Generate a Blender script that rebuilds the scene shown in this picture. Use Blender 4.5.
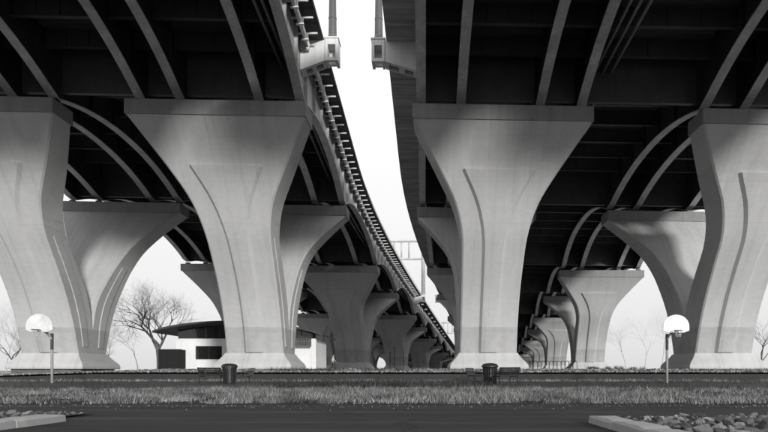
import bpy, bmesh, math, random
import numpy as np
from mathutils import Vector, Matrix, noise as mnoise

for o in list(bpy.data.objects): bpy.data.objects.remove(o)
S = bpy.context.scene
COL = S.collection
R = math.radians

# ------------------------------------------------------------------ camera
cam_d = bpy.data.cameras.new('camera'); cam = bpy.data.objects.new('camera', cam_d); COL.objects.link(cam)
cam.location = (0, 0, 0.65); cam.rotation_euler = (R(90), 0, 0)
cam_d.sensor_width = 36; cam_d.lens = 36 * 600 / 768
cam_d.shift_x = -41 / 768; cam_d.shift_y = 156 / 768
cam_d.clip_start = 0.1; cam_d.clip_end = 6000
S.camera = cam

# ------------------------------------------------------------------ sky, sun, exposure
SUN_EL, SUN_AZ = 11.0, 159.0
W = bpy.data.worlds.new('World'); S.world = W; W.use_nodes = True
nt = W.node_tree; nt.nodes.clear()
out = nt.nodes.new('ShaderNodeOutputWorld'); bg = nt.nodes.new('ShaderNodeBackground')
sky = nt.nodes.new('ShaderNodeTexSky'); sky.sky_type = 'NISHITA'; sky.sun_disc = False
sky.sun_elevation = R(SUN_EL); sky.sun_rotation = R(SUN_AZ)
sky.air_density = 1.0; sky.dust_density = 2.0; sky.ozone_density = 1.0
bw = nt.nodes.new('ShaderNodeRGBToBW')
ov = nt.nodes.new('ShaderNodeMix'); ov.data_type = 'FLOAT'; ov.inputs[0].default_value = .75; ov.inputs[3].default_value = 14.0   # bright even cloud over the clear sky
nt.links.new(sky.outputs[0], bw.inputs[0]); nt.links.new(bw.outputs[0], ov.inputs[2])
# overcast luminance: zenith twice as bright as the horizon, L = Lz (1 + sin e) / 2
tcw = nt.nodes.new('ShaderNodeTexCoord'); spw = nt.nodes.new('ShaderNodeSeparateXYZ'); nt.links.new(tcw.outputs['Generated'], spw.inputs[0])
m1 = nt.nodes.new('ShaderNodeMath'); m1.operation = 'MULTIPLY_ADD'; m1.use_clamp = True; m1.inputs[1].default_value = .5; m1.inputs[2].default_value = .5
nt.links.new(spw.outputs[2], m1.inputs[0])
m2 = nt.nodes.new('ShaderNodeMath'); m2.operation = 'MULTIPLY'; nt.links.new(m1.outputs[0], m2.inputs[0]); nt.links.new(ov.outputs[0], m2.inputs[1])
nt.links.new(m2.outputs[0], bg.inputs[0]); nt.links.new(bg.outputs[0], out.inputs[0])
bg.inputs[1].default_value = 0.072
sun_d = bpy.data.lights.new('sun', 'SUN'); sun_d.energy = 1.65; sun_d.angle = R(5); sun_d.color = (1, 0.99, 0.97)
sun = bpy.data.objects.new('sun', sun_d); COL.objects.link(sun)
sv = Vector((math.sin(R(SUN_AZ)) * math.cos(R(SUN_EL)), math.cos(R(SUN_AZ)) * math.cos(R(SUN_EL)), math.sin(R(SUN_EL))))
sun.rotation_euler = sv.to_track_quat('Z', 'Y').to_euler(); sun.location = (0, 0, 80)
S.view_settings.view_transform = 'Standard'; S.view_settings.look = 'None'
S.view_settings.gamma = 1; S.view_settings.use_curve_mapping = False
S.view_settings.exposure = 0.9
S.render.engine = 'CYCLES'
S.cycles.max_bounces = 8; S.cycles.diffuse_bounces = 5

# ------------------------------------------------------------------ materials
def g(v, cool=0.0): return (v * (1 - cool), v, v * (1 + cool * 1.2), 1)
class N:
    """tiny node-graph helper"""
    def __init__(s, name, rough=0.8, spec=0.3):
        s.m = bpy.data.materials.new(name); s.m.use_nodes = True; s.t = s.m.node_tree
        s.b = s.t.nodes['Principled BSDF']; s.b.inputs['Roughness'].default_value = rough
        s.b.inputs['Specular IOR Level'].default_value = spec
    def n(s, typ, **kw):
        x = s.t.nodes.new(typ)
        for k, v in kw.items(): setattr(x, k, v)
        return x
    def l(s, a, b): s.t.links.new(a, b)
    def coord(s, which='Object', scale=(1, 1, 1), loc=(0, 0, 0)):
        c = s.n('ShaderNodeTexCoord'); m = s.n('ShaderNodeMapping')
        m.inputs['Scale'].default_value = scale; m.inputs['Location'].default_value = loc
        s.l(c.outputs[which], m.inputs[0]); return m.outputs[0]
    def noise(s, vec, scale, detail=6, rough=0.6):
        x = s.n('ShaderNodeTexNoise'); x.inputs['Scale'].default_value = scale
        x.inputs['Detail'].default_value = detail; x.inputs['Roughness'].default_value = rough
        s.l(vec, x.inputs['Vector']); return x.outputs['Fac']
    def ramp(s, fac, stops):
        x = s.n('ShaderNodeValToRGB'); e = x.color_ramp.elements
        e[0].position, e[0].color = stops[0][0], g(stops[0][1]); e[1].position, e[1].color = stops[-1][0], g(stops[-1][1])
        for p, v in stops[1:-1]:
            k = e.new(p); k.color = g(v)
        s.l(fac, x.inputs[0]); return x.outputs[0]
    def math(s, op, a, b=None, c=None):
        x = s.n('ShaderNodeMath', operation=op)
        for i, v in enumerate((a, b, c)):
            if v is None: continue
            if isinstance(v, (int, float)): x.inputs[i].default_value = v
            else: s.l(v, x.inputs[i])
        return x.outputs[0]
    def mix(s, fac, a, b, mode='MIX'):
        x = s.n('ShaderNodeMix', data_type='RGBA', blend_type=mode)
        if isinstance(fac, (int, float)): x.inputs[0].default_value = fac
        else: s.l(fac, x.inputs[0])
        for v, i in ((a, 6), (b, 7)):
            if isinstance(v, tuple): x.inputs[i].default_value = v
            else: s.l(v, x.inputs[i])
        return x.outputs[2]
    def bump(s, h, strength=0.3, dist=0.05):
        x = s.n('ShaderNodeBump'); x.inputs['Strength'].default_value = strength; x.inputs['Distance'].default_value = dist
        s.l(h, x.inputs['Height']); s.l(x.outputs[0], s.b.inputs['Normal'])
    def done(s, col):
        if isinstance(col, tuple): s.b.inputs['Base Color'].default_value = col
        else: s.l(col, s.b.inputs['Base Color'])
        return s.m

def concrete(name, base, band=None, streak=0.35, joints=True):
    x = N(name, 0.85, 0.25)
    c = x.coord(); info = x.n('ShaderNodeObjectInfo')
    big = x.ramp(x.noise(x.coord(scale=(.18, .18, .12)), 1.0, 5), [(.25, .88), (.75, 1.08)])
    fine = x.ramp(x.noise(c, 2.3, 8, .7), [(.25, .93), (.75, 1.06)])
    st = x.ramp(x.noise(x.coord(scale=(1.5, .12, .05)), 1.0, 6, .65), [(.28, 1 - streak), (.55, 1.03)])
    col = x.mix(1.0, g(base), big, 'MULTIPLY'); col = x.mix(1.0, col, fine, 'MULTIPLY'); col = x.mix(.4, col, st, 'MULTIPLY')
    sep = x.n('ShaderNodeSeparateXYZ'); x.l(c, sep.inputs[0])
    if joints:
        fr = x.math('FRACT', x.math('MULTIPLY', sep.outputs[2], 1 / 3.1))
        j = x.math('LESS_THAN', x.math('ABSOLUTE', x.math('SUBTRACT', fr, .5)), .008)
        col = x.mix(x.math('MULTIPLY', j, .12), col, g(base * .4))
    if band:                       # darker, older coating below a straight edge
        wob = x.math('MULTIPLY', x.noise(c, 1.4, 4), .25)
        lo = x.math('LESS_THAN', x.math('ADD', sep.outputs[2], wob), band)
        nz = x.ramp(x.noise(c, .9, 5), [(.3, .35), (.75, .75)])
        col = x.mix(x.math('MULTIPLY', lo, .4), col, x.mix(1.0, col, nz, 'MULTIPLY'))
    spots = x.ramp(x.noise(x.coord(scale=(.5, .5, .3), loc=(7, 3, 1)), 1.0, 9, .75), [(.22, .45), (.30, 1.0)])
    drip = x.ramp(x.noise(x.coord(scale=(3.4, .12, .04), loc=(3, 9, 0)), 1.0, 4, .5), [(.30, .55), (.40, 1.0)])
    col = x.mix(x.ramp(x.noise(x.coord(scale=(.12, .12, .2), loc=(5, 0, 2)), 1, 3), [(.45, 0.0), (.65, .6)]), col, x.mix(1.0, col, drip, 'MULTIPLY'))
    lift = x.math('FRACT', x.math('MULTIPLY', x.math('ADD', sep.outputs[0], 50.0), 1 / 1.22))
    bl = x.math('LESS_THAN', x.math('ABSOLUTE', x.math('SUBTRACT', lift, .5)), .012)
    col = x.mix(x.math('MULTIPLY', bl, .07), col, g(base * .4))
    col = x.mix(.08, col, spots, 'MULTIPLY')
    x.bump(x.noise(c, 5, 8, .7), .25, .04)
    return x.done(col)
M = {}
M['pier'] = concrete('pier_concrete', .50, band=5.2)
M['cap'] = concrete('cap_concrete_shaded', .26, joints=False, streak=.5)  # shade of the caps put into a darker concrete, with heavier streaks
M['plinth'] = concrete('plinth_concrete', .50, joints=False)
M['kerb'] = concrete('kerb_concrete', .30, joints=False)
M['wallconc'] = concrete('retaining_concrete', .04, joints=False)
M['parapet'] = concrete('parapet_concrete', .72, joints=False)

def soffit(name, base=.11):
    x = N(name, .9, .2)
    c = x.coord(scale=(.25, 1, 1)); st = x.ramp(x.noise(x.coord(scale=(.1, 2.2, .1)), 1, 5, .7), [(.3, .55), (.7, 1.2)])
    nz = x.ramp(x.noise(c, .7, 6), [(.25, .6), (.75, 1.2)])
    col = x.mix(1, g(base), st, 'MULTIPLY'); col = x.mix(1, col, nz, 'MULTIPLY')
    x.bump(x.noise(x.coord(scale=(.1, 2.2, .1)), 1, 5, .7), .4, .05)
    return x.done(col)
M['soffit'] = soffit('deck_soffit_shaded'); M['overhang'] = soffit('board_marked_overhang_lit', .42)  # one concrete: under-deck shade in the first colour, gap skylight in the second

def steel(name, base, rough=.5):
    x = N(name, rough, .4)
    nz = x.ramp(x.noise(x.coord(scale=(.6, .6, .25)), 1, 7, .65), [(.25, .65), (.7, 1.15)])
    gr = x.ramp(x.noise(x.coord(), 3.5, 6), [(.3, .85), (.7, 1.1)])
    x.bump(x.noise(x.coord(), .8, 3), .1, .1)
    return x.done(x.mix(1, x.mix(1, g(base), nz, 'MULTIPLY'), gr, 'MULTIPLY'))
M['steel'] = steel('girder_steel_shaded', .045)  # girder steel darkened, the shade under the deck put into its colour
M['fascia'] = steel('girder_steel_gap_lit', .45)  # same steel as the other girders, light from the gap put into its colour
M['flange'] = steel('flange_steel_lit', .55)  # same steel again, light bounced off the ground put into its colour
M['beam'] = steel('cross_beam_steel', .08)
M['pipe'] = steel('pale_pipe', .8, .4)
M['conduit'] = steel('conduit_grey', .25, .45)
M['pole'] = steel('lamp_pole_grey', .10, .35)
M['galv'] = steel('galvanised_pole', .45, .4)
M['blackmetal'] = steel('black_metal', .02, .45)
M['white'] = steel('white_board', .8, .45)
M['rim'] = steel('rim_paint', .05, .4)
M['net'] = steel('net_cord', .6, .8)
M['roof'] = steel('roof_metal', .05, .45)
M['trim'] = steel('window_trim', .06, .4)

def asphalt(name, base, patch=1.0):
    x = N(name, .75, .35)
    c = x.coord()
    big = x.ramp(x.noise(x.coord(scale=(.16, 1.6, 1)), 1, 7, .7), [(.3, .35), (.5, .9), (.72, 2.7 * patch)])
    fine = x.ramp(x.noise(c, 38, 4, .8), [(.3, .55), (.75, 1.6)])
    v = x.n('ShaderNodeTexVoronoi', feature='DISTANCE_TO_EDGE'); v.inputs['Scale'].default_value = .55
    wn = x.n('ShaderNodeTexNoise'); wn.inputs['Scale'].default_value = 1.2; wn.inputs['Detail'].default_value = 5
    x.l(c, wn.inputs['Vector'])
    wv = x.n('ShaderNodeMix', data_type='VECTOR'); wv.inputs[0].default_value = .35
    x.l(c, wv.inputs[4]); x.l(wn.outputs['Color'], wv.inputs[5]); x.l(wv.outputs[1], v.inputs['Vector'])
    crack = x.ramp(v.outputs['Distance'], [(.0, .25), (.02, 1.0)])
    col = x.mix(1, g(base), big, 'MULTIPLY'); col = x.mix(1, col, fine, 'MULTIPLY'); col = x.mix(.7, col, crack, 'MULTIPLY')
    x.bump(x.noise(c, 60, 3, .8), .5, .01)
    return x.done(col)
M['asphalt'] = asphalt('road_asphalt', .022)
M['court'] = asphalt('court_asphalt', .045)

def speck(name, lo, hi, scale, bump=.8, dist=.05):
    x = N(name, .9, .2); c = x.coord()
    v = x.n('ShaderNodeTexVoronoi'); v.inputs['Scale'].default_value = scale; x.l(c, v.inputs['Vector'])
    r = x.n('ShaderNodeRGBToBW'); x.l(v.outputs['Color'], r.inputs[0])
    a = x.ramp(r.outputs[0], [(.15, lo), (.85, hi)])
    b = x.ramp(x.noise(c, .35, 5), [(.3, .55), (.7, 1.15)])
    x.bump(v.outputs['Distance'], bump, dist)
    return x.done(x.mix(1, a, b, 'MULTIPLY'))
M['gravel'] = speck('pale_gravel', .12, .4, 9)
M['soil'] = speck('dark_soil', .015, .06, 14)
M['ground'] = speck('rough_ground', .05, .12, 3)

def randisl(name, stops, rough=.8, vary=.4):
    x = N(name, rough, .2); gm = x.n('ShaderNodeNewGeometry')
    a = x.ramp(gm.outputs['Random Per Island'], stops)
    b = x.ramp(x.noise(x.coord(), .55, 5, .65), [(.32, 1 - vary), (.62, 1.1)])
    return x.done(x.mix(1, a, b, 'MULTIPLY'))
M['pebble'] = randisl('pebbles', [(0, .05), (.5, .2), (1, .45)])
M['grass'] = randisl('dry_grass', [(0, .03), (.35, .13), (.75, .34), (1, .6)], .7, .8)
M['weed'] = randisl('dark_weeds', [(0, .012), (.6, .04), (1, .1)], .7)

def rockmat():
    x = N('rock', .85, .25); info = x.n('ShaderNodeObjectInfo')
    a = x.ramp(info.outputs['Random'], [(0, .05), (.6, .16), (1, .34)])
    b = x.ramp(x.noise(x.coord(), 4, 8, .7), [(.3, .55), (.7, 1.25)])
    x.bump(x.noise(x.coord(), 7, 8, .7), .6, .05)
    return x.done(x.mix(1, a, b, 'MULTIPLY'))
M['rock'] = rockmat()
M['chip'] = randisl('dark_stone_chips', [(0, .03), (.6, .09), (1, .2)])
def bark(name, lo, hi):
    x = N(name, .9, .15)
    return x.done(x.ramp(x.noise(x.coord(scale=(3, 3, .6)), 1.2, 6), [(.3, lo), (.7, hi)]))
M['bark'] = bark('grey_bark', .06, .17); M['bark_hazed'] = bark('hazed_twigs', .3, .5)  # second bark paled to put distance haze into its colour
M['stucco'] = concrete('white_render_wall', .85, joints=False, streak=.15)
def brick():
    x = N('block_footing', .9, .2); t = x.n('ShaderNodeTexBrick'); t.inputs['Scale'].default_value = 1
    t.inputs['Color1'].default_value = g(.11); t.inputs['Color2'].default_value = g(.17); t.inputs['Mortar'].default_value = g(.06)
    t.inputs['Brick Width'].default_value = .4; t.inputs['Row Height'].default_value = .13; t.inputs['Mortar Size'].default_value = .012
    c = x.n('ShaderNodeTexCoord'); s_ = x.n('ShaderNodeSeparateXYZ'); cb = x.n('ShaderNodeCombineXYZ')
    x.l(c.outputs['Object'], s_.inputs[0]); x.l(x.math('ADD', s_.outputs[0], s_.outputs[1]), cb.inputs[0]); x.l(s_.outputs[2], cb.inputs[1])
    x.l(cb.outputs[0], t.inputs['Vector']); return x.done(t.outputs['Color'])
M['brick'] = brick()
def glass():
    x = N('dark_window_glass', .06, .6); return x.done(g(.015))
M['glass'] = glass()
def flat(name, v, rough=.8):
    x = N(name, rough, .25); nz = x.ramp(x.noise(x.coord(), 9, 4), [(.3, .8), (.7, 1.15)]); return x.done(x.mix(1, g(v), nz, 'MULTIPLY'))
M['paint'] = flat('worn_line_paint', .55); M['jacket'] = flat('pale_jacket', .5); M['trousers'] = flat('dark_trousers', .025)
M['skin'] = flat('skin', .35, .6); M['hair'] = flat('hair', .03)
M['gate'] = flat('dark_boards', .018)

# ------------------------------------------------------------------ mesh helpers
class MB:
    def __init__(s): s.v = []; s.f = []
    def add(s, v, f):
        k = len(s.v); s.v += [tuple(p) for p in v]; s.f += [tuple(i + k for i in q) for q in f]; return s
    def hexa(s, p):     # 8 points: bottom 4 ccw, top 4 ccw
        return s.add(p, [(3, 2, 1, 0), (4, 5, 6, 7), (0, 1, 5, 4), (1, 2, 6, 5), (2, 3, 7, 6), (3, 0, 4, 7)])
    def box(s, x0, x1, y0, y1, z0, z1):
        return s.hexa([(x0, y0, z0), (x1, y0, z0), (x1, y1, z0), (x0, y1, z0), (x0, y0, z1), (x1, y0, z1), (x1, y1, z1), (x0, y1, z1)])
    def loft(s, rings, cap=True, close=True):
        n = len(rings[0]); k = len(s.v)
        for r in rings: s.v += [tuple(p) for p in r]
        for i in range(len(rings) - 1):
            for j in range(n if close else n - 1):
                a = k + i * n + j; b = k + i * n + (j + 1) % n
                s.f.append((a, b, b + n, a + n))
        if cap:
            s.f.append(tuple(k + j for j in reversed(range(n)))); s.f.append(tuple(k + (len(rings) - 1) * n + j for j in range(n)))
        return s
    def tube(s, pts, rad, n=8, cap=True):
        pts = [Vector(p) for p in pts]; rings = []
        for i, p in enumerate(pts):
            d = (pts[min(i + 1, len(pts) - 1)] - pts[max(i - 1, 0)]).normalized()
            a = Vector((0, 0, 1)) if abs(d.z) < .9 else Vector((1, 0, 0))
            u = d.cross(a).normalized(); w = d.cross(u).normalized()
            r = rad[i] if isinstance(rad, (list, tuple)) else rad
            rings.append([p + (u * math.cos(t) + w * math.sin(t)) * r for t in (2 * math.pi * j / n for j in range(n))])
        return s.loft(rings, cap)
    def lathe(s, prof, n=16, c=(0, 0, 0)):
        return s.loft([[(c[0] + r * math.cos(2 * math.pi * j / n), c[1] + r * math.sin(2 * math.pi * j / n), c[2] + z) for j in range(n)] for r, z in prof])
    def mesh(s, name, smooth=False):
        me = bpy.data.meshes.new(name); me.from_pydata(s.v, [], s.f)
        bm = bmesh.new(); bm.from_mesh(me); bmesh.ops.recalc_face_normals(bm, faces=bm.faces); bm.to_mesh(me); bm.free()
        if smooth: me.polygons.foreach_set('use_smooth', [True] * len(me.polygons))
        return me
    def build(s, name, mat, parent=None, smooth=False, bevel=0, angle=None):
        me = s.mesh(name, smooth); me.materials.append(M[mat] if isinstance(mat, str) else mat)
        o = bpy.data.objects.new(name, me); COL.objects.link(o); o.parent = parent
        if bevel:
            b = o.modifiers.new('bevel', 'BEVEL'); b.width = bevel; b.segments = 2; b.limit_method = 'ANGLE'
        if angle: me.set_sharp_from_angle(angle=R(angle))
        return o
def tag(o, label=None, cat=None, group=None, kind=None):
    if label: o['label'] = label
    if cat: o['category'] = cat
    if group: o['group'] = group
    if kind: o['kind'] = kind
    return o
def thing(name, loc, label, cat, group=None, rz=0):
    o = bpy.data.objects.new(name, None); COL.objects.link(o); o.location = loc; o.rotation_euler = (0, 0, rz)
    o.empty_display_size = .5
    return tag(o, label, cat, group)
def inst(o, parent, loc=None, rot=None, scale=None):
    c = o.copy(); COL.objects.link(c); c.parent = parent
    if loc is not None: c.location = loc
    if rot is not None: c.rotation_euler = rot
    if scale is not None: c.scale = scale
    return c
def curve(xs, ys, q):
    """smooth (Catmull-Rom style) interpolation through a table"""
    xs = np.array(xs, float); ys = np.array(ys, float); m = np.gradient(ys, xs)
    q = np.clip(q, xs[0], xs[-1]); i = np.clip(np.searchsorted(xs, q) - 1, 0, len(xs) - 2)
    h = xs[i + 1] - xs[i]; t = (q - xs[i]) / h
    return (2*t**3-3*t**2+1)*ys[i] + (t**3-2*t**2+t)*h*m[i] + (-2*t**3+3*t**2)*ys[i+1] + (t**3-t**2)*h*m[i+1]

# ------------------------------------------------------------------ alignment of the two bridges
ROW0, PITCH, NROW = 62.7, 57.5, 6
GRADE, XF = .0565, .017
def bend(y):
    t = max(0.0, y - 74); return math.sqrt((.12 * t) ** 2 + 20.25) - 4.5
def dbend(y): return (bend(y + .5) - bend(y - .5))
def prof(y): return max(y, -20) - 48.7      # the grade levels out behind the camera
def z_cap(y, u): return 22.8 - GRADE * prof(y) - XF * (u + 17)
def z_sof(y, u): return 28.3 - GRADE * prof(y) - XF * (u + 17)
SUP = []
for k in range(-7, NROW + 2): SUP += [ROW0 + PITCH * k - 12.7, ROW0 + PITCH * k + 12.7]
def rise(y):
    for a, b in zip(SUP, SUP[1:]):
        if a <= y <= b:
            t = (y - a) / (b - a)
            return 2.1 * (1 - abs(2*t-1) ** 2.1) if b - a < 26 else 3.2 * (1 - abs(2*t-1) ** 2.4)
    return 0
Y0, Y1 = 5.0, 400.0
PIERS = {'left': (-17.03, -37.55), 'right': (6.33, 29.9)}
EDGE = {'left': (-46.4, -8.4), 'right': (-3.2, 39.4)}

# ------------------------------------------------------------------ ground, road, court, terrace
def sheet(name, x0, x1, y0, y1, z, mat, kind='structure'):
    o = MB().add([(x0, y0, z), (x1, y0, z), (x1, y1, z), (x0, y1, z)], [(0, 1, 2, 3)]).build(name, mat)
    return tag(o, kind=kind)
sheet('ground', -3000, 3000, -3000, 3000, -.012, 'ground')
sheet('road', -150, 150, 1.0, 11.75, .0, 'asphalt')
sheet('driveway', -4.6, 2.05, -60, 1.0, .0, 'asphalt')
sheet('verge', -150, 150, 11.75, 23.0, -.004, 'soil')
sheet('basketball_court', -60, 60, 23.0, 43.9, .0, 'court')
EDGE_Y = 44.0
def zt(x, y):
    b = .62 + .33 * min(1, max(0, (y - EDGE_Y) / 14)); return b - min(.57, max(0, -24 - x) * .032) * (1 if y < 90 else max(0, 1 - (y - 90) / 40))
xs = [-3000, -400, -150, -90, -70, -60, -52, -46, -40, -34, -28, -24, -18, -10, 0, 15, 35, 60, 100, 200, 500, 3000]
ys = [EDGE_Y, 47, 51, 55, 58, 64, 75, 90, 110, 130, 200, 400, 900, 3000]
m = MB()
m.v = [(x, y, zt(x, y)) for y in ys for x in xs]; nx = len(xs)
m.f = [(j*nx+i, j*nx+i+1, (j+1)*nx+i+1, (j+1)*nx+i) for j in range(len(ys)-1) for i in range(nx-1)]
tag(m.build('terrace', 'gravel'), kind='structure')
m = MB(); rr = [x for x in xs if -150 <= x <= 200]
m.loft([[(x, EDGE_Y - .3, -.01), (x, EDGE_Y - .3, zt(x, EDGE_Y) - .12), (x, EDGE_Y + .1, zt(x, EDGE_Y) - .12), (x, EDGE_Y + .1, -.01)] for x in rr])
tag(m.build('terrace_edge_wall', 'wallconc'), 'low dark edging wall holding up the pale gravel terrace', 'wall')
# painted court lines
for i, (x0, x1, y) in enumerate([(-12.0, -6.2, 27.2), (3.4, 6.6, 25.0), (-25, -21, 28.4), (9.5, 13.5, 30.0)]):
    sheet('court_line', x0, x1, y, y + .09, .004, 'paint')

# ------------------------------------------------------------------ the V piers
ZT = [2.55, 5.5, 8.5, 11, 13.5, 15.9, 18.3, 19.9, 21.6]
VF = [-2.7, -3.6, -5.0, -6.6, -8.4, -9.9, -11.4, -12.6, -14.0]
TH = [2.7, 3.6, 4.1, 3.9, 3.6, 3.4, 3.15, 2.9, 2.6]
WD = [5.7, 5.65, 5.65, 5.75, 6.05, 7.4, 10.2, 12.3, 14.6]
PZ = [2.55, 8.5, 11, 13.5, 15.9, 18.3]; PW = [1.85, 1.85, 1.95, 2.3, 3.65, 6.2]
def leg(pier, side, ztop, name):
    """side -1: leans towards the camera, +1 leans away; ztop = top of the shaft (underside of the cap)"""
    k = (ztop - 2.55) / (21.6 - 2.55)
    zq = np.linspace(2.55, 21.6, 30)
    vf = curve(ZT, VF, zq); th = curve(ZT, TH, zq); wd = curve(ZT, WD, zq) / 2
    zz = 2.55 + (zq - 2.55) * k
    rings = []; c = .14
    for z0, z, a, t, w in zip(zq, zz, vf, th, wd):
        b = min(a + t, 0.0); fr = (z0 - 2.55) / 19.05
        P = [(-w + c, a), (w - c, a), (w, a + c), (w, b - c if b < -.01 else b), (w - c if b < -.01 else w, b), (-w + c if b < -.01 else -w, b), (-w, b - c if b < -.01 else b), (-w, a + c)]
        rings.append([(x, -side * y, z - XF * x * fr) for x, y in P])
    o = MB().loft(rings).build(name, 'pier', pier)
    # raised panel on the outward face, and one on each flank
    zq = np.linspace(2.62, 18.3, 24); vf = curve(ZT, VF, zq); pw = curve(PZ, PW, zq) / 2; zz = 2.55 + (zq - 2.55) * k
    rings = []; e = .3
    for z0, z, a, w in zip(zq, zz, vf, pw):
        fr = (z0 - 2.55) / 19.05
        rings.append([(x, -side * y, z - XF * x * fr) for x, y in ((-w - .06, a + .05), (-w - .06, a), (-w + .18, a - e), (w - .18, a - e), (w + .06, a), (w + .06, a + .05))])
    top = rings[-1]; rings[-1] = [(x, y, z) for x, y, z in top]
    rings.append([(x, y + side * .24 * (1 if 1 < i < 4 else 0), z + .14) if False else (x, (y if i in (0, 5) else top[0][1] + (y - top[0][1]) * .1), z + .2) for i, (x, y, z) in enumerate(top)])
    MB().loft(rings).build('panel', 'pier', o)
    zq = np.linspace(3.2, 13.2, 20); vf = curve(ZT, VF, zq); th = curve(ZT, TH, zq); wd = curve(ZT, WD, zq) / 2; zz = 2.55 + (zq - 2.55) * k
    for s in (-1, 1):
        rings = []
        for z0, z, a, t, w in zip(zq, zz, vf, th, wd):
            b = min(a + t, -.0); y0 = a + (b - a) * .34; y1 = a + (b - a) * .66
            fr = (z0 - 2.55) / 19.05
            rings.append([(s * x, -side * y, z - XF * s * x * fr) for x, y in ((w - .05, y0), (w + .09, y0 + .04), (w + .09, y1 - .04), (w - .05, y1))])
        MB().loft(rings).build('side_panel', 'pier', o)
    # the cap block on top
    w = 7.36; y0, y1 = -14.1, -11.25
    zc = lambda x, h: ztop + h - XF * x
    ring = lambda h, d: [(x, -side * y, zc(x, h)) for x, y in ((-w + d, y0 + d), (w - d, y0 + d), (w - d, y1 - d), (-w + d, y1 - d))]
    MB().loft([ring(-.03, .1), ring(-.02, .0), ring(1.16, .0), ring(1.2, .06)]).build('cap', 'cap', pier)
    return o
ORD = ['nearest', 'second', 'third', 'fourth', 'fifth', 'farthest']
def pier(u, row, label):
    yc = ROW0 + PITCH * row
    p = thing('v_pier', (u + bend(yc), yc, 0), label, 'bridge pier', 'concrete v piers carrying the two bridges', -math.atan(dbend(yc)))
    tf = z_cap(yc - 12.7, u) - 1.2; tr = z_cap(yc + 12.7, u) - 1.2
    f = leg(p, -1, tf, 'leg'); f['label'] = 'leg leaning towards the road'
    r = leg(p, 1, tr, 'leg'); r['label'] = 'leg leaning away from the road'
    # flared plinth and footing
    prof = [(2.56, 2.95, 2.8), (2.45, 3.0, 2.85), (2.25, 3.12, 2.97), (1.95, 3.35, 3.2), (1.6, 3.68, 3.52), (1.4, 3.82, 3.66), (1.15, 3.88, 3.72), (.95, 3.84, 3.68)]
    MB().loft([[(-a, -b, z), (a, -b, z), (a, b, z), (-a, b, z)] for z, a, b in reversed(prof)]).build('plinth', 'plinth', p, bevel=.05)
    MB().box(-3.45, 3.45, -3.3, 3.3, -.1, .97).build('footing', 'brick', p)
    if row < 4:
        for t, yy in ((tf, -12.7), (tr, 12.7)):
            for du in (-6.65, -3.35, 3.25, 6.65):
                z = t + 1.2 - XF * du
                b = MB().box(du - .5, du + .5, yy - .5, yy + .5, z - .03, z + .16).box(du - .32, du + .32, yy - .32, yy + .32, z + .14, z + .43)
                b.build('bearing', 'blackmetal', p)
for row in range(NROW):
    for b in ('left', 'right'):
        for i, u in enumerate(PIERS[b]):
            where = {('left', 0): 'under the left bridge beside the sky gap', ('left', 1): 'under the outer left side of the left bridge',
                     ('right', 0): 'under the right bridge beside the sky gap', ('right', 1): 'under the outer right side of the right bridge'}[(b, i)]
            pier(u, row, '%s v-shaped concrete pier from the road, %s' % (ORD[row], where))

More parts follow.
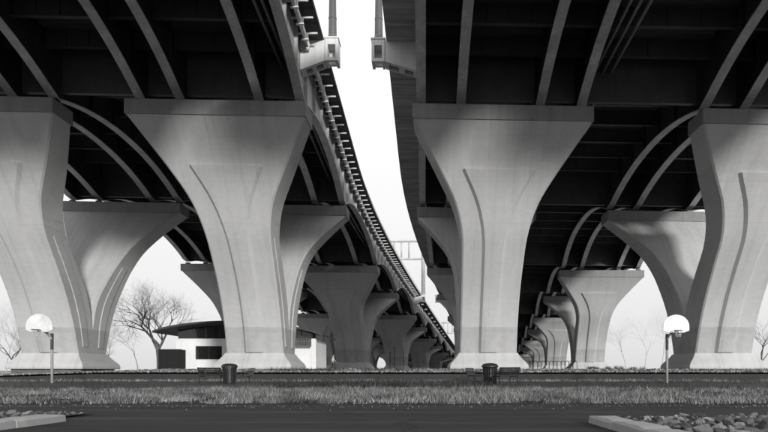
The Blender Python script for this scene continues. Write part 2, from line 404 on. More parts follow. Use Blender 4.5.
# ------------------------------------------------------------------ bridge superstructures
def bridge(side):
    e0, e1 = EDGE[side]
    root = thing('bridge_deck', (0, 0, 0), {'left': 'left bridge with arched steel girders, curving right, with a pale pipe under its edge',
                 'right': 'right bridge with arched steel girders and a wide plain concrete edge'}[side], 'bridge')
    P = lambda y, u, dz: (u + bend(y), y, z_sof(y, u) + dz)
    yl = np.arange(Y0, Y1 + .1, 4.0)
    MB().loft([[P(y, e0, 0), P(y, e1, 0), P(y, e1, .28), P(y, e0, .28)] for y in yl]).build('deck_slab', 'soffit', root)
    if side == 'right':            # board-marked soffit of the wide overhang, cast in bays, lightened for gap skylight
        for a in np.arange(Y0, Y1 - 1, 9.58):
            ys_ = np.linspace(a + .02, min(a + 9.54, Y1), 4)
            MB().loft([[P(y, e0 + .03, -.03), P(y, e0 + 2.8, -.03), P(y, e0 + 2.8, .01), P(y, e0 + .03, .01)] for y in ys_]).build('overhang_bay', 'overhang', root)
    inner = e1 if side == 'left' else e0; sg = -1 if side == 'left' else 1
    for ue, s in ((e0, 1), (e1, -1)):
        MB().loft([[P(y, ue + s * .30, .27), P(y, ue + s * .72, .27), P(y, ue + s * .62, 1.1), P(y, ue + s * .42, 1.1)] for y in yl]).build('parapet', 'parapet', root)
        r = MB()
        for y in np.arange(20, 260, 2.4): r.tube([P(y, ue + s * .5, 1.09), P(y, ue + s * .5, 1.6)], .035, 4)
        for h in (1.35, 1.6): r.tube([P(y, ue + s * .5, h) for y in yl if 15 < y < 270], .03, 4)
        tag(r.build('parapet_rail', 'galv', root), kind='stuff')
    # girders
    us = sorted(c + d for c in PIERS[side] for d in (-6.65, -3.35, 3.25, 6.65))
    yg = [y for y in np.arange(Y0, 15, 4.0)] + [y for y in np.arange(15, 180, 1.35)] + [y for y in np.arange(180, Y1, 2.6)]
    zb = lambda y, u: z_cap(y, u) + .43 + rise(y)
    for u in us:
        w = MB().loft([[(u - .03 + bend(y), y, zb(y, u) + .05), (u + .03 + bend(y), y, zb(y, u) + .05), (u + .03 + bend(y), y, z_sof(y, u) + .02), (u - .03 + bend(y), y, z_sof(y, u) + .02)] for y in yg])
        for y in np.arange(20.2, 240, 3.9):        # stiffeners either side of the web
            z0, z1 = zb(y, u) + .07, z_sof(y, u) - .02
            for s in (-1, 1):
                xa, xb = sorted((u + bend(y) + s * .02, u + bend(y) + s * .3)); w.box(xa, xb, y - .02, y + .02, z0, z1)
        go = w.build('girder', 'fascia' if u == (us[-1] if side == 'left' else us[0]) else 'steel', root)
        h = .38
        MB().loft([[(u + bend(y) + x, y, zb(y, u) + dz) for x, dz in ((-h, 0), (h, 0), (h, .08), (-h, .08))] for y in yg]).build('bottom_flange', 'flange', go)
        q = MB()                                    # bolted splice plates
        for sp in SUP:
            for y in (sp - 8.5, sp + 8.5):
                if 20 < y < 200:
                    q.loft([[(u + bend(yy) + x, yy, zb(yy, u) + dz) for x, dz in ((-h + .04, -.025), (h - .04, -.025), (h - .04, .01), (-h + .04, .01))] for yy in (y - .55, y, y + .55)])
        tag(q.build('splice_plates', 'flange', go), kind='stuff')
    # cross beams every 3.9 m, and full-depth diaphragms over the legs
    ua, ub = us[0], us[-1]; zz = lambda u: -XF * (u + 17)
    cb = MB()
    cb.hexa([(ua, -.02, zz(ua) - 1.45), (ub, -.02, zz(ub) - 1.45), (ub, .02, zz(ub) - 1.45), (ua, .02, zz(ua) - 1.45), (ua, -.02, zz(ua) + .01), (ub, -.02, zz(ub) + .01), (ub, .02, zz(ub) + .01), (ua, .02, zz(ua) + .01)])
    cb.hexa([(ua, -.19, zz(ua) - 1.5), (ub, -.19, zz(ub) - 1.5), (ub, .19, zz(ub) - 1.5), (ua, .19, zz(ua) - 1.5), (ua, -.19, zz(ua) - 1.452), (ub, -.19, zz(ub) - 1.452), (ub, .19, zz(ub) - 1.452), (ua, .19, zz(ua) - 1.452)])
    for a, b in zip(us, us[1:]):
        for t in ((.5,) if b - a < 5 else (.25, .5, .75)):
            u = a + (b - a) * t
            cb.box(u - .015, u + .015, -.15, -.025, zz(u) - 1.44, zz(u) - .03)
    proto = None
    for y in np.arange(17.6, 395, 3.9):
        loc = (bend(y), y, 28.3 - GRADE * (y - 48.7))
        if proto is None: proto = cb.build('cross_beam', 'beam', root); proto.location = loc
        else: inst(proto, root, loc)
    db = MB()
    for a, b in zip(us, us[1:]):
        a += .34; b -= .34
        db.hexa([(a, -.025, zz(a) - 4.3), (b, -.025, zz(b) - 4.3), (b, .025, zz(b) - 4.3), (a, .025, zz(a) - 4.3), (a, -.025, zz(a) - .01), (b, -.025, zz(b) - .01), (b, .025, zz(b) - .01), (a, .025, zz(a) - .01)])
        db.hexa([(a, -.2, zz(a) - 4.36), (b, -.2, zz(b) - 4.36), (b, .2, zz(b) - 4.36), (a, .2, zz(a) - 4.36), (a, -.2, zz(a) - 4.302), (b, -.2, zz(b) - 4.302), (b, .2, zz(b) - 4.302), (a, .2, zz(a) - 4.302)])
    dp = None
    for y in SUP:
        if not 20 < y < 350: continue
        loc = (bend(y), y + .6, 28.3 - GRADE * (y - 48.7))
        if dp is None: dp = db.build('diaphragm', 'beam', root); dp.location = loc
        else: inst(dp, root, loc)
    # conduits slung between the girders
    base = us[-1] if side == 'left' else us[3]
    offs = (-1.1, -1.7) if side == 'left' else (1.3, 2.0, 2.7)
    for d in offs:
        MB().tube([P(y, base + d, -1.75) for y in np.arange(18, 250, 4)], .13, 8).build('conduit', 'conduit', root, smooth=True)
    # brackets and lamp pedestals on the gap side
    gird = us[-1] if side == 'left' else us[0]
    for y in (49.6, 49.6 + 2 * PITCH):
        s = 1 if side == 'left' else -1
        edge = inner; c = bend(y); top = lambda u: z_sof(y, u) + .005
        br = MB()
        def prism(y0, y1, uu, zl, zh):
            br.hexa([(uu[0] + c, y0, zl[0]), (uu[1] + c, y0, zl[1]), (uu[1] + c, y1, zl[1]), (uu[0] + c, y1, zl[0]), (uu[0] + c, y0, zh[0]), (uu[1] + c, y0, zh[1]), (uu[1] + c, y1, zh[1]), (uu[0] + c, y1, zh[0])])
        u0, u1 = gird + s * .05, edge + s * .1
        z0, z1 = z_sof(y, u0), z_sof(y, u1)
        prism(y, y + .16, (u0, u1), (z0 - 2.5, z1 - 1.7), (z0, z1)); prism(y + 1.14, y + 1.3, (u0, u1), (z0 - 2.5, z1 - 1.7), (z0, z1))
        um = [u0 + (u1 - u0) * t for t in (0, .2, .45, .62, .9, 1)]
        zm = [z0 - 2.5 + (z1 - z0 + .8) * t for t in (0, .2, .45, .62, .9, 1)]
        for a in (0, 2, 4): prism(y + .162, y + 1.138, (um[a], um[a + 1]), (zm[a] + .004, zm[a + 1] + .004), (zm[a] + .18, zm[a + 1] + .18))
        for a in (0, 4):
            prism(y + .162, y + .40, (um[a + (1 if a == 0 else -1)], um[a + (2 if a == 0 else -0)]), (zm[1] + .004, zm[2] + .004) if a == 0 else (zm[3] + .004, zm[4] + .004), (zm[1] + .18, zm[2] + .18) if a == 0 else (zm[3] + .18, zm[4] + .18))
        prism(y + .42, y + .58, ((u0 + u1) / 2 - .06, (u0 + u1) / 2 + .06), (zm[2] + .3, zm[2] + .3), (z0 - .02, z1 - .02))
        b = br.build('bracket', 'parapet', root, bevel=.02)
        pd = MB(); xa, xb = sorted((edge + s * .12 + c, edge + s * 1.22 + c)); zt_, zl = z1 + .12, z1 - 1.72
        # hollow box with an opening in front and a hole in the floor
        t = .24
        pd.box(xa, xa + t, y - .05, y + 1.3, zl, zt_); pd.box(xb - t, xb, y - .05, y + 1.3, zl, zt_)
        pd.box(xa + t, xb - t, y - .05, y + 1.3, zt_ - .5, zt_ - .002); pd.box(xa + t, xb - t, y + 1.0, y + 1.3, zl + .25, zt_ - .5)
        pd.box(xa + t, xb - t, y - .05, y + .3, zl + .002, zl + .3); pd.box(xa + t, xb - t, y + .75, y + 1.0, zl + .002, zl + .25)
        pd.box(xa - .07, xb + .07, y - .12, y + .18, zl - .02, zl + .12) if False else None
        pd.box(xa - .06, xb + .06, y - .11, y + 1.36, zt_, zt_ + .14)
        pd.build('lamp_pedestal', 'parapet', b, bevel=.03)
    if side == 'left':
        # drain pipe on hangers under the overhang, broken at each bracket
        up = gird + .75
        for a, b in ((16, 49.3), (51.2, 162.5)):
            pts = [P(y, up, -.62) for y in np.arange(a, b, 2.0)] + [P(b, up, -.62)]
            if a == 16: pts += [P(b + .1, up - .05, -.8), P(b + .12, up - .1, -1.0)]
            dp_ = MB().tube(pts, .19, 10).build('drain_pipe', 'pipe', root, smooth=True)
            hg = MB()
            for y in np.arange(a + 1, b - .5, 1.95):
                x0 = gird + bend(y); z = z_sof(y, gird)
                hg.box(x0 + .04, x0 + 1.75, y - .06, y + .06, z - .42, z - .30)
                hg.box(x0 + .45, x0 + 1.05, y - .1, y + .1, z - .9, z - .8); hg.box(x0 + .5, x0 + .54, y - .03, y + .03, z - .82, z - .4); hg.box(x0 + .96, x0 + 1.0, y - .03, y + .03, z - .82, z - .4)
            tag(hg.build('pipe_hangers', 'pipe', dp_), kind='stuff')
        hg = MB()
        for y in np.arange(168, 260, 9.0):
            x0 = gird + bend(y); z = z_sof(y, gird); hg.box(x0 + .5, x0 + 1.3, y - .2, y + .2, z - .5, z - .02)
        tag(hg.build('soffit_lights', 'pipe', root), kind='stuff')
    # closing abutment
    MB().hexa([(e0 + bend(Y1), Y1 - 2, -.5), (e1 + bend(Y1), Y1 - 2, -.5), (e1 + bend(Y1), Y1 + 3, -.5), (e0 + bend(Y1), Y1 + 3, -.5),
               (e0 + bend(Y1), Y1 - 2, z_sof(Y1, e0) - .02), (e1 + bend(Y1), Y1 - 2, z_sof(Y1, e1) - .02), (e1 + bend(Y1), Y1 + 3, z_sof(Y1, e0) - .02), (e0 + bend(Y1), Y1 + 3, z_sof(Y1, e0) - .02)]).build('abutment', 'plinth', root)
    return us
USL = bridge('left'); USR = bridge('right')

# lamp posts on the nearest pedestals (their heads are above the frame)
def lamp(x, y, z, s, label):
    p = thing('lamp_post', (x, y, z), label, 'lamp post', 'lamp posts on the bridge pedestals')
    MB().lathe([(.52, 0), (.52, .08), (.45, .12), (.42, .3), (.36, .42)], 16).build('base_flange', 'pole', p, smooth=True, angle=40)
    MB().lathe([(.35, .40), (.33, 1.8), (.35, 1.82), (.35, 1.9), (.32, 1.92), (.2, 11.5), (.18, 11.6)], 16).build('pole', 'pole', p, smooth=True, angle=40)
    MB().tube([(0, 0, 11.4), (s * .6, 0, 11.9), (s * 1.8, 0, 12.1), (s * 2.6, 0, 12.1)], .07, 8).build('arm', 'pole', p, smooth=True)
    MB().box(s * 2.3 - .1, s * 2.3 + .9, -.18, .18, 12.02, 12.2).build('lamp_head', 'pole', p, bevel=.05)
zl = z_sof(49.6, EDGE['left'][1]) + .26
lamp(EDGE['left'][1] + .67, 50.2, zl, -1, 'dark lamp post base on the left bridge pedestal above the gap')
lamp(EDGE['right'][0] - .67, 50.2, z_sof(49.6, EDGE['right'][0]) + .26, 1, 'dark lamp post base on the right bridge pedestal above the gap')

# overhead sign frames rising from the left bridge
def gantry(x, y, z, top, wid, label):
    p = thing('sign_gantry', (x, y, z), label, 'sign gantry')
    r = .32
    pts = [(0, 0, 0), (0, 0, top - 1.6), (-.25, 0, top - .6), (-1.0, 0, top - .1), (-1.8, 0, top)]
    MB().tube(pts, [.55, .5, .42, .36, r], 12).build('post', 'galv', p, smooth=True)
    MB().tube([(-1.75, 0, top), (-wid, 0, top)], r, 10).build('top_chord', 'galv', p, smooth=True)
    MB().tube([(-.2, 0, top - 4.9), (-wid, 0, top - 4.9)], r * .9, 10).build('bottom_chord', 'galv', p, smooth=True)
    for k in range(1, 9):
        xx = -1.9 - k * 2.05
        if xx > -wid: MB().tube([(xx, 0, top - 4.85), (xx, 0, top - .05)], .2, 8).build('upright', 'galv', p, smooth=True)
    return p
yb = 49.6 + 2 * PITCH
gantry(EDGE['left'][1] + .67 + bend(yb), yb + .6, z_sof(yb, -8.4) + .26, 14.8, 16.5, 'grey tubular sign frame on a post rising from the far left bridge edge')
yb = 283.0
gantry(EDGE['left'][1] + .2 + bend(yb) + 4.0, yb, z_sof(yb, -8.4), 9.0, 9.0, 'small distant sign frame seen low in the sky gap')

# ------------------------------------------------------------------ basketball hoops
def hoop(x, y, face, label, off):
    p = thing('basketball_hoop', (x, y, 0), label, 'basketball hoop', 'basketball hoops on the court')
    MB().tube([(0, 0, -.02), (0, 0, 2.55), (off * .25, -.25, 2.85), (off * .6, -.62, 3.1)], [.075, .075, .07, .06], 12).build('pole', 'galv', p, smooth=True)
    MB().tube([(0, 0, 1.95), (0, 0, 2.9)], .085, 12).build('pole_sleeve', 'rim', p)
    pts = [(-.76, 0), (-.76, .25)] + [(.76 * math.cos(t), .25 + .68 * math.sin(t)) for t in np.linspace(math.pi, 0, 17)[1:-1]] + [(.76, .25), (.76, 0), (.45, -.12), (-.45, -.12)]
    bo = MB().loft([[(off + a, yy, 3.05 + b) for a, b in pts] for yy in (-.72, -.66)]).build('backboard', 'white', p, bevel=.012)
    m = MB(); n = 20
    m.loft([[(off + (.23 + .014 * math.cos(q)) * math.cos(t), -1.0 + (.23 + .014 * math.cos(q)) * math.sin(t), 3.05 + .014 * math.sin(q)) for q in np.linspace(0, 2*math.pi, 6, endpoint=False)] for t in np.linspace(0, 2*math.pi, n)], cap=False)
    m.box(off - .07, off + .07, -.79, -.72, 2.93, 3.07)
    m.build('rim', 'rim', p)
    m = MB()
    for k in range(10):
        a0 = 2 * math.pi * k / 10
        for d in (1, -1): m.tube([(off + .225 * math.cos(a0), -1 + .225 * math.sin(a0), 3.04), (off + .13 * math.cos(a0 + d * .9), -1 + .13 * math.sin(a0 + d * .9), 2.68)], .006, 3)
    m.build('net', 'net', p)
hoop((52 - 425) * 35 / 600, 35, 0, 'basketball hoop with rounded white backboard, before the outer left pier', -.3)
hoop((667 - 425) * 35.5 / 600, 35.5, 0, 'basketball hoop with rounded white backboard, before the outer right pier', .25)

# ------------------------------------------------------------------ benches and litter bins
def bench(x, y, rz, label):
    p = thing('park_bench', (x, y, 0), label, 'bench', 'black park benches on the court edge', rz)
    for s in (-.75, .75):
        m = MB()
        m.tube([(s, -.28, 0), (s, -.24, .25), (s, -.25, .43)], .028, 6).tube([(s, .26, 0), (s, .2, .42), (s, .33, .9)], .028, 6)
        m.tube([(s, -.25, .42), (s, .2, .41)], .025, 6).tube([(s, -.27, .43), (s, -.25, .66), (s, .24, .68)], .024, 6)
        m.build('end_frame', 'blackmetal', p)
    sl = None
    for k in range(5):
        loc = (0, -.22 + k * .1, .45)
        if sl is None: sl = MB().box(-.85, .85, -.038, .038, -.015, .015).build('seat_slat', 'blackmetal', p); sl.location = loc
        else: inst(sl, p, loc)
    bl = None
    for k in range(4):
        loc = (0, .21 + k * .03, .54 + k * .105)
        if bl is None: bl = MB().box(-.85, .85, -.013, .013, -.04, .04).build('back_slat', 'blackmetal', p); bl.location = loc; bl.rotation_euler = (R(-15), 0, 0)
        else: inst(bl, p, loc)
def bin_(x, y, label):
    p = thing('litter_bin', (x, y, 0), label, 'litter bin', 'black slatted litter bins')
    MB().lathe([(.27, .03), (.3, .05), (.33, .8), (.31, .82)], 16).build('liner', 'blackmetal', p)
    s = None
    for k in range(18):
        a = 2 * math.pi * k / 18
        if s is None: s = MB().loft([[(-.045, r - .012, z), (.045, r - .012, z), (.045, r + .012, z), (-.045, r + .012, z)] for r, z in ((.34, .02), (.36, .5), (.38, .85), (.43, .95))]).build('slat', 'blackmetal', p)
        else: inst(s, p, rot=(0, 0, a))
    MB().lathe([(.46, .92), (.46, .97), (.38, 1.08), (.2, 1.13), (.02, 1.14)], 16).build('lid', 'blackmetal', p, smooth=True, angle=40)
PX = lambda x, d: (x - 425) * d / 600
bench(PX(210, 33), 33.5, R(62), 'black bench left of the litter bin, before the nearest left pier')
bin_(PX(229.5, 34), 34.0, 'black round litter bin between benches, before the nearest left pier')
bench(PX(245, 37), 37.5, R(-65), 'black bench right of the litter bin, before the nearest left pier')
bench(PX(475, 36), 36.5, R(70), 'black bench left of the litter bin, before the nearest right pier')
bin_(PX(489, 33), 32.5, 'black round litter bin between benches, before the nearest right pier')
bench(PX(505, 31), 31.0, R(-60), 'black bench right of the litter bin, before the nearest right pier')

# ------------------------------------------------------------------ bicycle rack on the terrace
p = thing('bicycle_rack', (PX(552, 64), 64, .93), 'long rack of dark metal hoops beside the nearest right pier', 'bicycle rack')
lp = None
for k in range(13):
    loc = (-2.6 + k * .42, 0, 0)
    pts = [(0, -.28, 0), (0, -.28, .62)] + [(0, -.28 * math.cos(t), .62 + .28 * math.sin(t)) for t in np.linspace(0, math.pi, 7)[1:-1]] + [(0, .28, .62), (0, .28, 0)]
    if lp is None: lp = MB().tube(pts, .035, 6).build('hoop', 'blackmetal', p); lp.location = loc; lp.rotation_euler = (0, 0, R(38))
    else: inst(lp, p, loc)
for s in (-.3, .3): MB().box(-2.9, 2.8, s - .04, s + .04, -.02, .05).build('base_rail', 'blackmetal', p)

# thin posts far under the left bridge
for x, d, h, lab in ((390, 100, 3.0, 'leftmost of three thin dark posts under the left bridge'), (394.5, 102, 3.9, 'middle one of three thin dark posts under the left bridge'), (403.5, 104, 3.3, 'rightmost of three thin dark posts under the left bridge')):
    o = MB().lathe([(.11, 0), (.11, .06), (.07, .08), (.065, h), (.09, h + .02), (.0701, h + .1), (.01, h + .12)], 10).build('post', 'blackmetal')
    o.location = (PX(x, d), d, .9); tag(o, lab, 'post', 'thin dark posts')

# ------------------------------------------------------------------ park building behind the left piers
def building():
    d = 86.0; q = lambda x: PX(x, d); zz = lambda y: .65 + (372 - y) * d / 600
    p = thing('park_building', (0, 0, 0), 'low white park building with curved overhanging dark roof', 'building')
    x0, x1 = q(176), q(316); D = 9.0
    zc = lambda x: zz(339.5)
    # walls as blocks leaving the strip of upper glazing and the lower windows open
    wx0, wx1 = q(195.5), q(222); wz0, wz1 = zz(359.5), zz(346)
    m = MB()
    m.box(x0, wx0, d, d + .35, .5, zc(0)); m.box(wx1, x1, d, d + .35, .5, zc(0)); m.box(wx0, wx1, d, d + .35, .5, wz0); m.box(wx0, wx1, d, d + .35, wz1, zc(0))
    m.box(x0, x0 + .35, d + .352, d + D, .5, zc(0)); m.box(x1 - .35, x1, d + .352, d + D, .5, zc(0)); m.box(x0 + .352, x1 - .352, d + D - .35, d + D, .5, zc(0))
    m.build('wall', 'stucco', p)
    w = thing('window', (0, 0, 0), None, None); w.parent = p
    for a, b in ((wx0, (wx0 + wx1) / 2 - .04), ((wx0 + wx1) / 2 + .04, wx1)): MB().box(a + .06, b - .06, d + .16, d + .19, wz0 + .06, wz1 - .06).build('pane', 'glass', w)
    f = MB(); f.box(wx0, wx1, d + .1, d + .24, wz0, wz0 + .07); f.box(wx0, wx1, d + .1, d + .24, wz1 - .07, wz1)
    for a in (wx0, (wx0 + wx1) / 2 - .04, wx1 - .08): f.box(a, a + .08, d + .1, d + .24, wz0 + .072, wz1 - .072)
    f.build('frame', 'trim', w)
    MB().box(wx0 - .1, wx1 + .1, d - .1, d + .12, wz0 - .12, wz0 - .002).build('sill', 'stucco', w)
    # clerestory
    xs_ = np.linspace(x0 + .2, x1 - .2, 11); zt0 = zc(0)
    def roofz(x):
        t = (x - q(159)) / (q(325) - q(159)); return zz(332.5) + 1.65 * (1 - (2 * t - 1) ** 2) ** .8 - .5 * t
    for a, b in zip(xs_, xs_[1:]):
        c = MB().hexa([(a + .07, d + .5, zt0 + .02), (b - .07, d + .5, zt0 + .02), (b - .07, d + .54, zt0 + .02), (a + .07, d + .54, zt0 + .02), (a + .07, d + .5, roofz(a) - .3), (b - .07, d + .5, roofz(b) - .3), (b - .07, d + .54, roofz(b) - .3), (a + .07, d + .54, roofz(a) - .3)])
        c.build('clerestory_pane', 'glass', p)
    for a in xs_: MB().box(a - .06, a + .06, d + .42, d + .6, zt0, roofz(a) - .12).build('mullion', 'trim', p)
    MB().box(x0, x1, d - .08, d + .6, zt0 + .002, zt0 + .12).build('ledge', 'stucco', p)
    MB().box(x0 + .4, x1 - .4, d + 1.2, d + 1.4, zt0 + .12, zt0 + 1.2).build('inner_wall', 'gate', p)
    rx = np.linspace(q(159), q(325), 25)
    MB().loft([[(x, d - 2.2, roofz(x) - .16), (x, d - 2.2, roofz(x) + .12), (x, d + D + 1.5, roofz(x) + .12), (x, d + D + 1.5, roofz(x) - .16)] for x in rx]).build('roof', 'roof', p)
    # lattice screen under the right eave
    sx0, sx1 = q(297), q(312); m = MB()
    for k in range(7): xx = sx0 + (sx1 - sx0) * k / 6; m.box(xx - .07, xx + .07, d - 1.0, d - .88, zz(347), zz(337))
    for z in (zz(346.5), zz(343), zz(339)): m.box(sx0, sx1, d - 1.02, d - .86, z - .07, z + .07)
    m.build('eave_lattice', 'trim', p)
    # dark boarded enclosure at the left end
    ex0, ex1 = q(163), q(186)
    e = thing('boarded_enclosure', (0, 0, 0), 'dark boarded bin enclosure against the left end of the white building', 'enclosure')
    n = 12; bo = None
    for k in range(n):
        a = ex0 + (ex1 - ex0) * k / n
        if bo is None: bo = MB().box(0, (ex1 - ex0) / n - .03, -.03, .03, .5, zz(349.5)).build('board', 'gate', e); bo.location = (a, d - 1.5, 0)
        else: inst(bo, e, (a, d - 1.5, 0))
    MB().box(ex0, ex1, d - 1.44, d - .1, .5, zz(350)).build('enclosure_core', 'gate', e)
building()

# ------------------------------------------------------------------ bare trees
def tree(name, x, y, z, h, seed, label, mat='bark', spread=.55, levels=6, trunk_r=.3, lean=0, group=None, fork=.22):
    rnd = random.Random(seed); p = thing(name, (x, y, z), label, 'tree' if h > 4 else 'shrub', group)
    tr, tw = MB(), MB()
    def grow(pos, d, ln, r, lv):
        n = 4 if lv < 3 else 3; pts = [pos]; rad = [r]; q = Vector(pos); dd = Vector(d)
        for i in range(n):
            dd = (dd + Vector((rnd.uniform(-1, 1), rnd.uniform(-1, 1), rnd.uniform(-.5, .75))) * (.16 if lv < 2 else .24)).normalized()
            q = q + dd * ln / n; pts.append(q.copy()); rad.append(r * (1 - .38 * (i + 1) / n))
        (tr if lv < 2 else tw).tube(pts, rad, 7 if lv < 2 else (4 if lv < 4 else 3), cap=False)
        if lv >= levels: return
        k = rnd.choice((3, 3, 4)) if lv else rnd.choice((3, 4))
        for i in range(k):
            a = rnd.uniform(0, 2 * math.pi); u = dd.orthogonal().normalized(); w = dd.cross(u)
            s = rnd.uniform(.6, 1.25) * spread
            nd = (dd + (u * math.cos(a) + w * math.sin(a)) * s * 1.3 + Vector((0, 0, .08))).normalized()
            j = len(pts) - 1 if i == 0 else rnd.choice(range(max(1, len(pts) - 3), len(pts)))
            grow(pts[j], nd, ln * rnd.uniform(.66, .86), rad[j] * rnd.uniform(.6, .78), lv + 1)
    grow(Vector((0, 0, -.2)), Vector((lean, 0, 1)).normalized(), h * fork * 1.25, trunk_r, 0)
    tr.build('trunk', mat, p, smooth=True); tw.build('crown', mat, p)
    return p
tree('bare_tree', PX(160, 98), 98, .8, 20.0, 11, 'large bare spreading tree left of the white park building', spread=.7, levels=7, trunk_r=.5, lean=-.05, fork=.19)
tree('bare_tree', PX(128, 130), 115, .8, 11.0, 5, 'small bare tree beside the rear of the outer left pier', 'bark_hazed', levels=5, trunk_r=.12)
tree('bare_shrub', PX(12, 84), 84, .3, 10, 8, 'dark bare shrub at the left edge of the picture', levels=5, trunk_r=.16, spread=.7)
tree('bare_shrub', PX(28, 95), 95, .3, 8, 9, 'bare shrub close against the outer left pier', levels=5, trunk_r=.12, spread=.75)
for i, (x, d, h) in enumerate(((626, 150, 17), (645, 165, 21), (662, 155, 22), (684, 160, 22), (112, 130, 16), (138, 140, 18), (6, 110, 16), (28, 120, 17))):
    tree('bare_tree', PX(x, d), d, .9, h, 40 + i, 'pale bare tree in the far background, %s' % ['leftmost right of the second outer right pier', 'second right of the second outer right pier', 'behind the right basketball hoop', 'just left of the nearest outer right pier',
         'beside the outer left pier leg', 'behind the large bare tree', 'tall one at the left edge of the picture', 'left of the nearest outer left pier'][i], 'bark_hazed', levels=6, trunk_r=.09, spread=.5, group='pale bare trees in the background')
tree('bare_shrub', PX(762, 70), 70, .9, 8, 71, 'dark bare shrub at the right edge of the picture', levels=5, trunk_r=.12, spread=.6)

# ------------------------------------------------------------------ kerbs, rocks, pebbles
def kerb(x0, x1, y0, y1, label, seed):
    """a run of cast kerb stones with open joints, worn corners and a little unevenness"""
    rk = random.Random(seed); p = thing('kerb', ((x0 + x1) / 2, y1, 0), label, 'kerb'); cx = (x0 + x1) / 2; h = (x1 - x0) / 2; y = y1; c = .03
    while y > y0:
        ln = .95; rings = []
        for k in range(7):
            yy = -ln * k / 6 + (.012 if k == 6 else 0); j = lambda a: rk.uniform(-a, a); e = .012 if k in (0, 6) else 0
            rings.append([(-h, yy, -.03), (h, yy, -.03), (h - e + j(.003), yy, .105 - c + j(.006)), (h - c + j(.008), yy, .105 - e + j(.004)), (-h + c + j(.008), yy, .105 - e + j(.004)), (-h + e + j(.003), yy, .105 - c + j(.006))])
        o = MB().loft(rings).build('kerb_stone', 'kerb', p); o.location = (rk.uniform(-.008, .008), y - y1, rk.uniform(-.006, .006)); o.rotation_euler = (0, 0, rk.uniform(-.006, .006))
        y -= ln
    return p
kerb(2.1, 2.42, -1, 7.7, 'pale concrete kerb edging the rock bed at the lower right', 1)
kerb(-5.05, -4.73, -1, 7.9, 'pale concrete kerb at the lower left corner', 2)
sheet('rock_bed', 2.42, 14, 1.0, 8.35, .03, 'soil'); sheet('planting_bed', -14, -5.05, 1.0, 9.2, .03, 'soil')
rnd = random.Random(3); rock_meshes = []
for k in range(7):
    bm = bmesh.new(); bmesh.ops.create_icosphere(bm, subdivisions=2, radius=1)
    cuts = [Vector((rnd.uniform(-1, 1), rnd.uniform(-1, 1), rnd.uniform(-.6, 1))).normalized() for _ in range(10)]; off = [rnd.uniform(.42, .72) for _ in cuts]
    for v in bm.verts:
        for c, d in zip(cuts, off):
            e = v.co.dot(c) - d
            if e > 0: v.co -= c * e
        v.co += v.co.normalized() * mnoise.noise(v.co * 2.2 + Vector((k * 7, 0, 0))) * .05
    bmesh.ops.recalc_face_normals(bm, faces=bm.faces)
    me = bpy.data.meshes.new('rock'); bm.to_mesh(me); bm.free(); me.materials.append(M['rock']); rock_meshes.append(me)
def rock(x, y, s, label, group):
    o = bpy.data.objects.new('rock', rnd.choice(rock_meshes)); COL.objects.link(o)
    o.location = (x, y, .03 + s * .22); o.scale = (s * rnd.uniform(.8, 1.3), s * rnd.uniform(.8, 1.2), s * rnd.uniform(.45, .75)); o.rotation_euler = (rnd.uniform(-.3, .3), rnd.uniform(-.3, .3), rnd.uniform(0, 6.3))
    return tag(o, label, 'rock', group)
placed = []
for t in range(9000):
    s = rnd.choice((.05, .055, .06, .065, .07, .08, .09, .1, .13)); x = rnd.uniform(2.5, 6.4); y = rnd.uniform(5.2, 8.45)
    if x > 2.5 + (y) * .72 or x < 2.52 + max(0, y - 7.5) * 1.2 or any((x - a) ** 2 + (y - b) ** 2 < (.82 * (s + c)) ** 2 for a, b, c in placed): continue
    placed.append((x, y, s)); rock(x, y, s, 'grey broken rock in the kerbed bed at the lower right', 'rocks in the kerbed bed')
    if len(placed) >= 300: break
for k in range(16):
    rock(rnd.uniform(-6.9, -5.3), rnd.uniform(8.0, 9.0), rnd.uniform(.04, .08), 'small dark rock behind the kerb at the lower left', 'rocks behind the left kerb')
def scatter(name, n, fx, mat, label, smin, smax, seed):
    r = np.random.RandomState(seed); V = []; F = []
    base = np.array([(1, 0, 0), (0, 1, 0), (-1, 0, 0), (0, -1, 0), (0, 0, .7), (0, 0, -.7)]); tri = [(0, 1, 4), (1, 2, 4), (2, 3, 4), (3, 0, 4), (1, 0, 5), (2, 1, 5), (3, 2, 5), (0, 3, 5)]
    for i in range(n):
        x, y, z = fx(r); s = r.uniform(smin, smax); a = r.uniform(0, 6.3)
        b = base * s * r.uniform(.6, 1.3, (1, 3)) + r.uniform(-.2, .2, (6, 3)) * s
        c, sn = math.cos(a), math.sin(a); k = len(V)
        V += [(x + p[0]*c - p[1]*sn, y + p[0]*sn + p[1]*c, z + p[2] + s * .2) for p in b]; F += [(u+k, v+k, w+k) for u, v, w in tri]
    m = MB(); m.v = V; m.f = F; return tag(m.build(name, mat), label, None, kind='stuff')
def fx(r):
    x = r.uniform(-42, 42); y = EDGE_Y + .15 + r.uniform(0, 1) ** 1.6 * 13; return x, y, zt(x, y)
tag(scatter('gravel', 9000, fx, 'pebble', 'pale loose gravel on the terrace before the piers', .04, .12, 2), cat='gravel')
tag(scatter('loose_stones', 1500, lambda r: (r.uniform(2.45, 6.5), r.uniform(4.5, 8.3), .03), 'chip', 'small stones filling between the rocks in the kerbed bed', .015, .04, 5), cat='stones')
tag(scatter('loose_stones', 1200, lambda r: (r.uniform(-7.5, -5.1), r.uniform(6.5, 9.1), .03), 'chip', 'small stones behind the lower left kerb', .015, .045, 6), cat='stones')

tag(scatter('road_grit', 900, lambda r: (r.uniform(-12, 12), 11.7 - abs(r.normal(0, .55)), .0), 'chip', 'loose grit along the far edge of the road', .006, .025, 9), cat='grit')

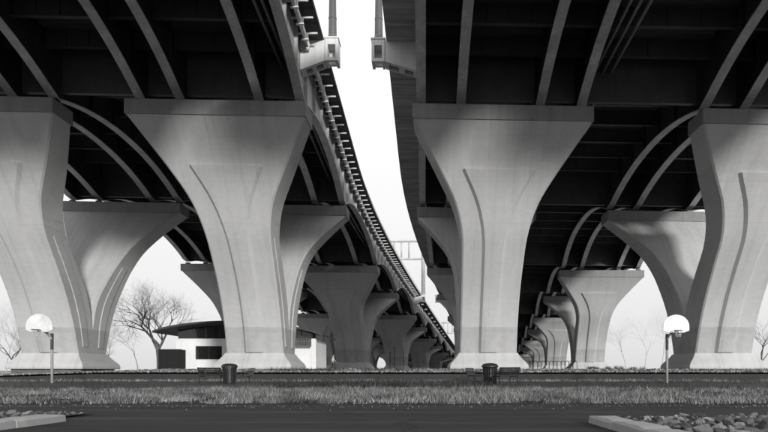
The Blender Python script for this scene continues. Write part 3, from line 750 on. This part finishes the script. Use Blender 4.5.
# ------------------------------------------------------------------ dry grass verge and dark weeds
def blades(name, pts, hmin, hmax, wid, mat, label, seed, lean=.55):
    r = np.random.RandomState(seed); n = len(pts)
    h = (hmin + (hmax - hmin) * r.beta(1.6, 2.6, n)) * pts[:, 3]; a = r.uniform(0, 2*np.pi, n); ln = r.uniform(.1, lean, n) * h; b = r.uniform(0, 2*np.pi, n)
    dx, dy = np.cos(a) * wid, np.sin(a) * wid; lx, ly = np.cos(b) * ln, np.sin(b) * ln
    V = np.empty((n, 5, 3)); base = pts[:, :3]
    V[:, 0] = base + np.c_[-dx, -dy, 0*h]; V[:, 1] = base + np.c_[dx, dy, 0*h]
    V[:, 2] = base + np.c_[lx*.35 + dx*.7, ly*.35 + dy*.7, h*.6]; V[:, 3] = base + np.c_[lx*.35 - dx*.7, ly*.35 - dy*.7, h*.6]
    V[:, 4] = base + np.c_[lx, ly, h]
    me = bpy.data.meshes.new(name); k = np.arange(n)[:, None] * 5
    me.vertices.add(n * 5); me.vertices.foreach_set('co', V.ravel())
    lo = np.hstack([k + [0, 1, 2, 3], k + [3, 2, 4]]).ravel()
    me.loops.add(len(lo)); me.loops.foreach_set('vertex_index', lo)
    st = (np.arange(n)[:, None] * 7 + [0, 4]).ravel(); me.polygons.add(2 * n); me.polygons.foreach_set('loop_start', st)
    me.update(calc_edges=True); me.validate(); me.materials.append(M[mat])
    o = bpy.data.objects.new(name, me); COL.objects.link(o); return tag(o, label, None, kind='stuff')
r = np.random.RandomState(8)
def clumps(nc, per, x0, x1, y0, y1, sd, keep=None):
    P = []
    for i in range(nc):
        cx, cy = r.uniform(x0, x1), r.uniform(y0, y1)
        s = .55 + .75 * (mnoise.noise(Vector((cx * .35, cy * .5, 3))) * .5 + .5) + r.uniform(-.15, .25)
        k = r.poisson(per)
        if keep is None:
            q = mnoise.noise(Vector((cx * .9, cy * 1.3, 9))) + .5 * mnoise.noise(Vector((cx * 2.6, cy * 3.1, 4)))
            if cy < 12.0 + .55 * (mnoise.noise(Vector((cx * 1.7, 0, 1))) + .4) or q < -.06: continue
            s *= max(.35, .8 + .9 * q)
        P.append(np.c_[cx + r.normal(0, sd, k), np.clip(cy + r.normal(0, sd, k), 11.75, 24.0) if keep is None else cy + r.normal(0, sd, k), np.zeros(k), np.full(k, s)])
    return np.vstack(P)
tag(blades('dry_grass', np.vstack([clumps(8500, 24, -24, 22, 11.8, 22.8, .13), clumps(2600, 22, -9, 8, 12.2, 22.8, .11) * np.array([1, 1, 1, 1.5])]), .03, .15, .0038, 'grass', 'dry pale grass covering the verge beyond the road', 1, 1.3), cat='grass')
tag(blades('weeds', np.vstack([clumps(90, 60, -7.0, 2.2, 24.6, 31, .3, 1), clumps(45, 60, 1.3, 2.6, 29, 32, .3, 1), clumps(70, 22, -30, 30, 15, 23, .25, 1), clumps(60, 20, -30, 30, 24, 40, .4, 1)]), .08, .5, .008, 'weed', 'dark low weeds and dead stems behind the pale grass', 4, .8), cat='weeds')
tag(blades('edge_grass', np.vstack([clumps(900, 14, -36, 36, 42.6, 43.65, .12, 1), clumps(500, 14, -30, 30, 40.5, 43, .2, 1)]), .04, .26, .008, 'grass', 'thin dry grass along the foot of the terrace edging wall', 11, 1.2), cat='grass')
tag(blades('terrace_weeds', np.vstack([clumps(16, 50, PX(588, 62), PX(645, 62), 60, 64, .2, 1) + np.array([0, 0, .93, 0]), clumps(30, 40, PX(280, 50), PX(420, 50), 47, 52, .35, 1) + np.array([0, 0, .72, 0])]), .15, .5, .012, 'weed', 'scattered dark weeds on the gravel terrace', 6, .8), cat='weeds')

# ------------------------------------------------------------------ the person walking under the left bridge
def person():
    d = 68.5; h = 1.76
    p = thing('person', (PX(333, d), d, .95), 'person in a pale jacket and dark trousers walking under the left bridge', 'person')
    V, E, Rr = [], [], []
    def v(x, y, z, r1, par=None):
        V.append((x, y, z)); Rr.append(r1 if isinstance(r1, tuple) else (r1, r1))
        if par is not None: E.append((par, len(V) - 1))
        return len(V) - 1
    pel = v(0, 0, .95, (.15, .11)); wa = v(.01, 0, 1.1, (.14, .105), pel); ch = v(.03, 0, 1.32, (.17, .12), wa); nb = v(.03, 0, 1.46, (.09, .08), ch)
    nk = v(.045, 0, 1.52, .055, nb); hd = v(.06, 0, 1.6, (.075, .085), nk); hc = v(.065, 0, 1.68, (.08, .095), hd); v(.06, 0, 1.74, (.055, .06), hc); v(.15, 0, 1.63, .016, hd)
    for s, st in ((-1, .2), (1, -.22)):
        hp = v(st * .1, s * .09, .88, .095, pel); kn = v(st * .6 + .06, s * .1, .5, .062, hp); an = v(st * 1.35, s * .1, .1, .042, kn); v(st * 1.35 + .02, s * .1, .05, .045, an); v(st * 1.35 + .17, s * .11, .035, .035, len(V) - 1)
        sh = v(.03, s * .19, 1.4, .06, ch); el = v(-st * .5, s * .24, 1.12, .045, sh); wr = v(-st * .8 + .1, s * .23, .9, .032, el); pa = v(-st * .85 + .12, s * .23, .83, (.018, .036), wr)
        for q, ln in ((-.03, .07), (-.01, .085), (.012, .08), (.032, .06)): f1 = v(-st * .85 + .12 + q, s * .23, .83 - ln * .6, .009, pa); v(-st * .85 + .13 + q, s * .225, .83 - ln, .008, f1)
        v(-st * .85 + .17, s * .22, .81, .010, pa)
    me = bpy.data.meshes.new('body'); me.from_pydata(V, E, []); o = bpy.data.objects.new('body', me); COL.objects.link(o)
    sk = o.modifiers.new('skin', 'SKIN'); sk.use_smooth_shade = True
    for i, sv_ in enumerate(me.skin_vertices[0].data): sv_.radius = Rr[i]; sv_.use_root = (i == 0)
    o.modifiers.new('sub', 'SUBSURF').levels = 1
    dg = bpy.context.evaluated_depsgraph_get(); nm = bpy.data.meshes.new_from_object(o.evaluated_get(dg)); bpy.data.objects.remove(o)
    nm.materials.clear()
    for k in ('skin', 'jacket', 'trousers'): nm.materials.append(M[k])
    for f in nm.polygons:
        c = f.center; f.material_index = 0 if c.z > 1.5 or (abs(c.y) > .16 and c.z < .89) else (1 if c.z > .93 else 2)
    b = bpy.data.objects.new('body', nm); COL.objects.link(b); b.parent = p
    MB().lathe([(.02, 1.79), (.07, 1.775), (.1, 1.72), (.1, 1.66), (.085, 1.6)], 12, (.035, 0, 0)).build('hair', 'hair', p, smooth=True)
person()
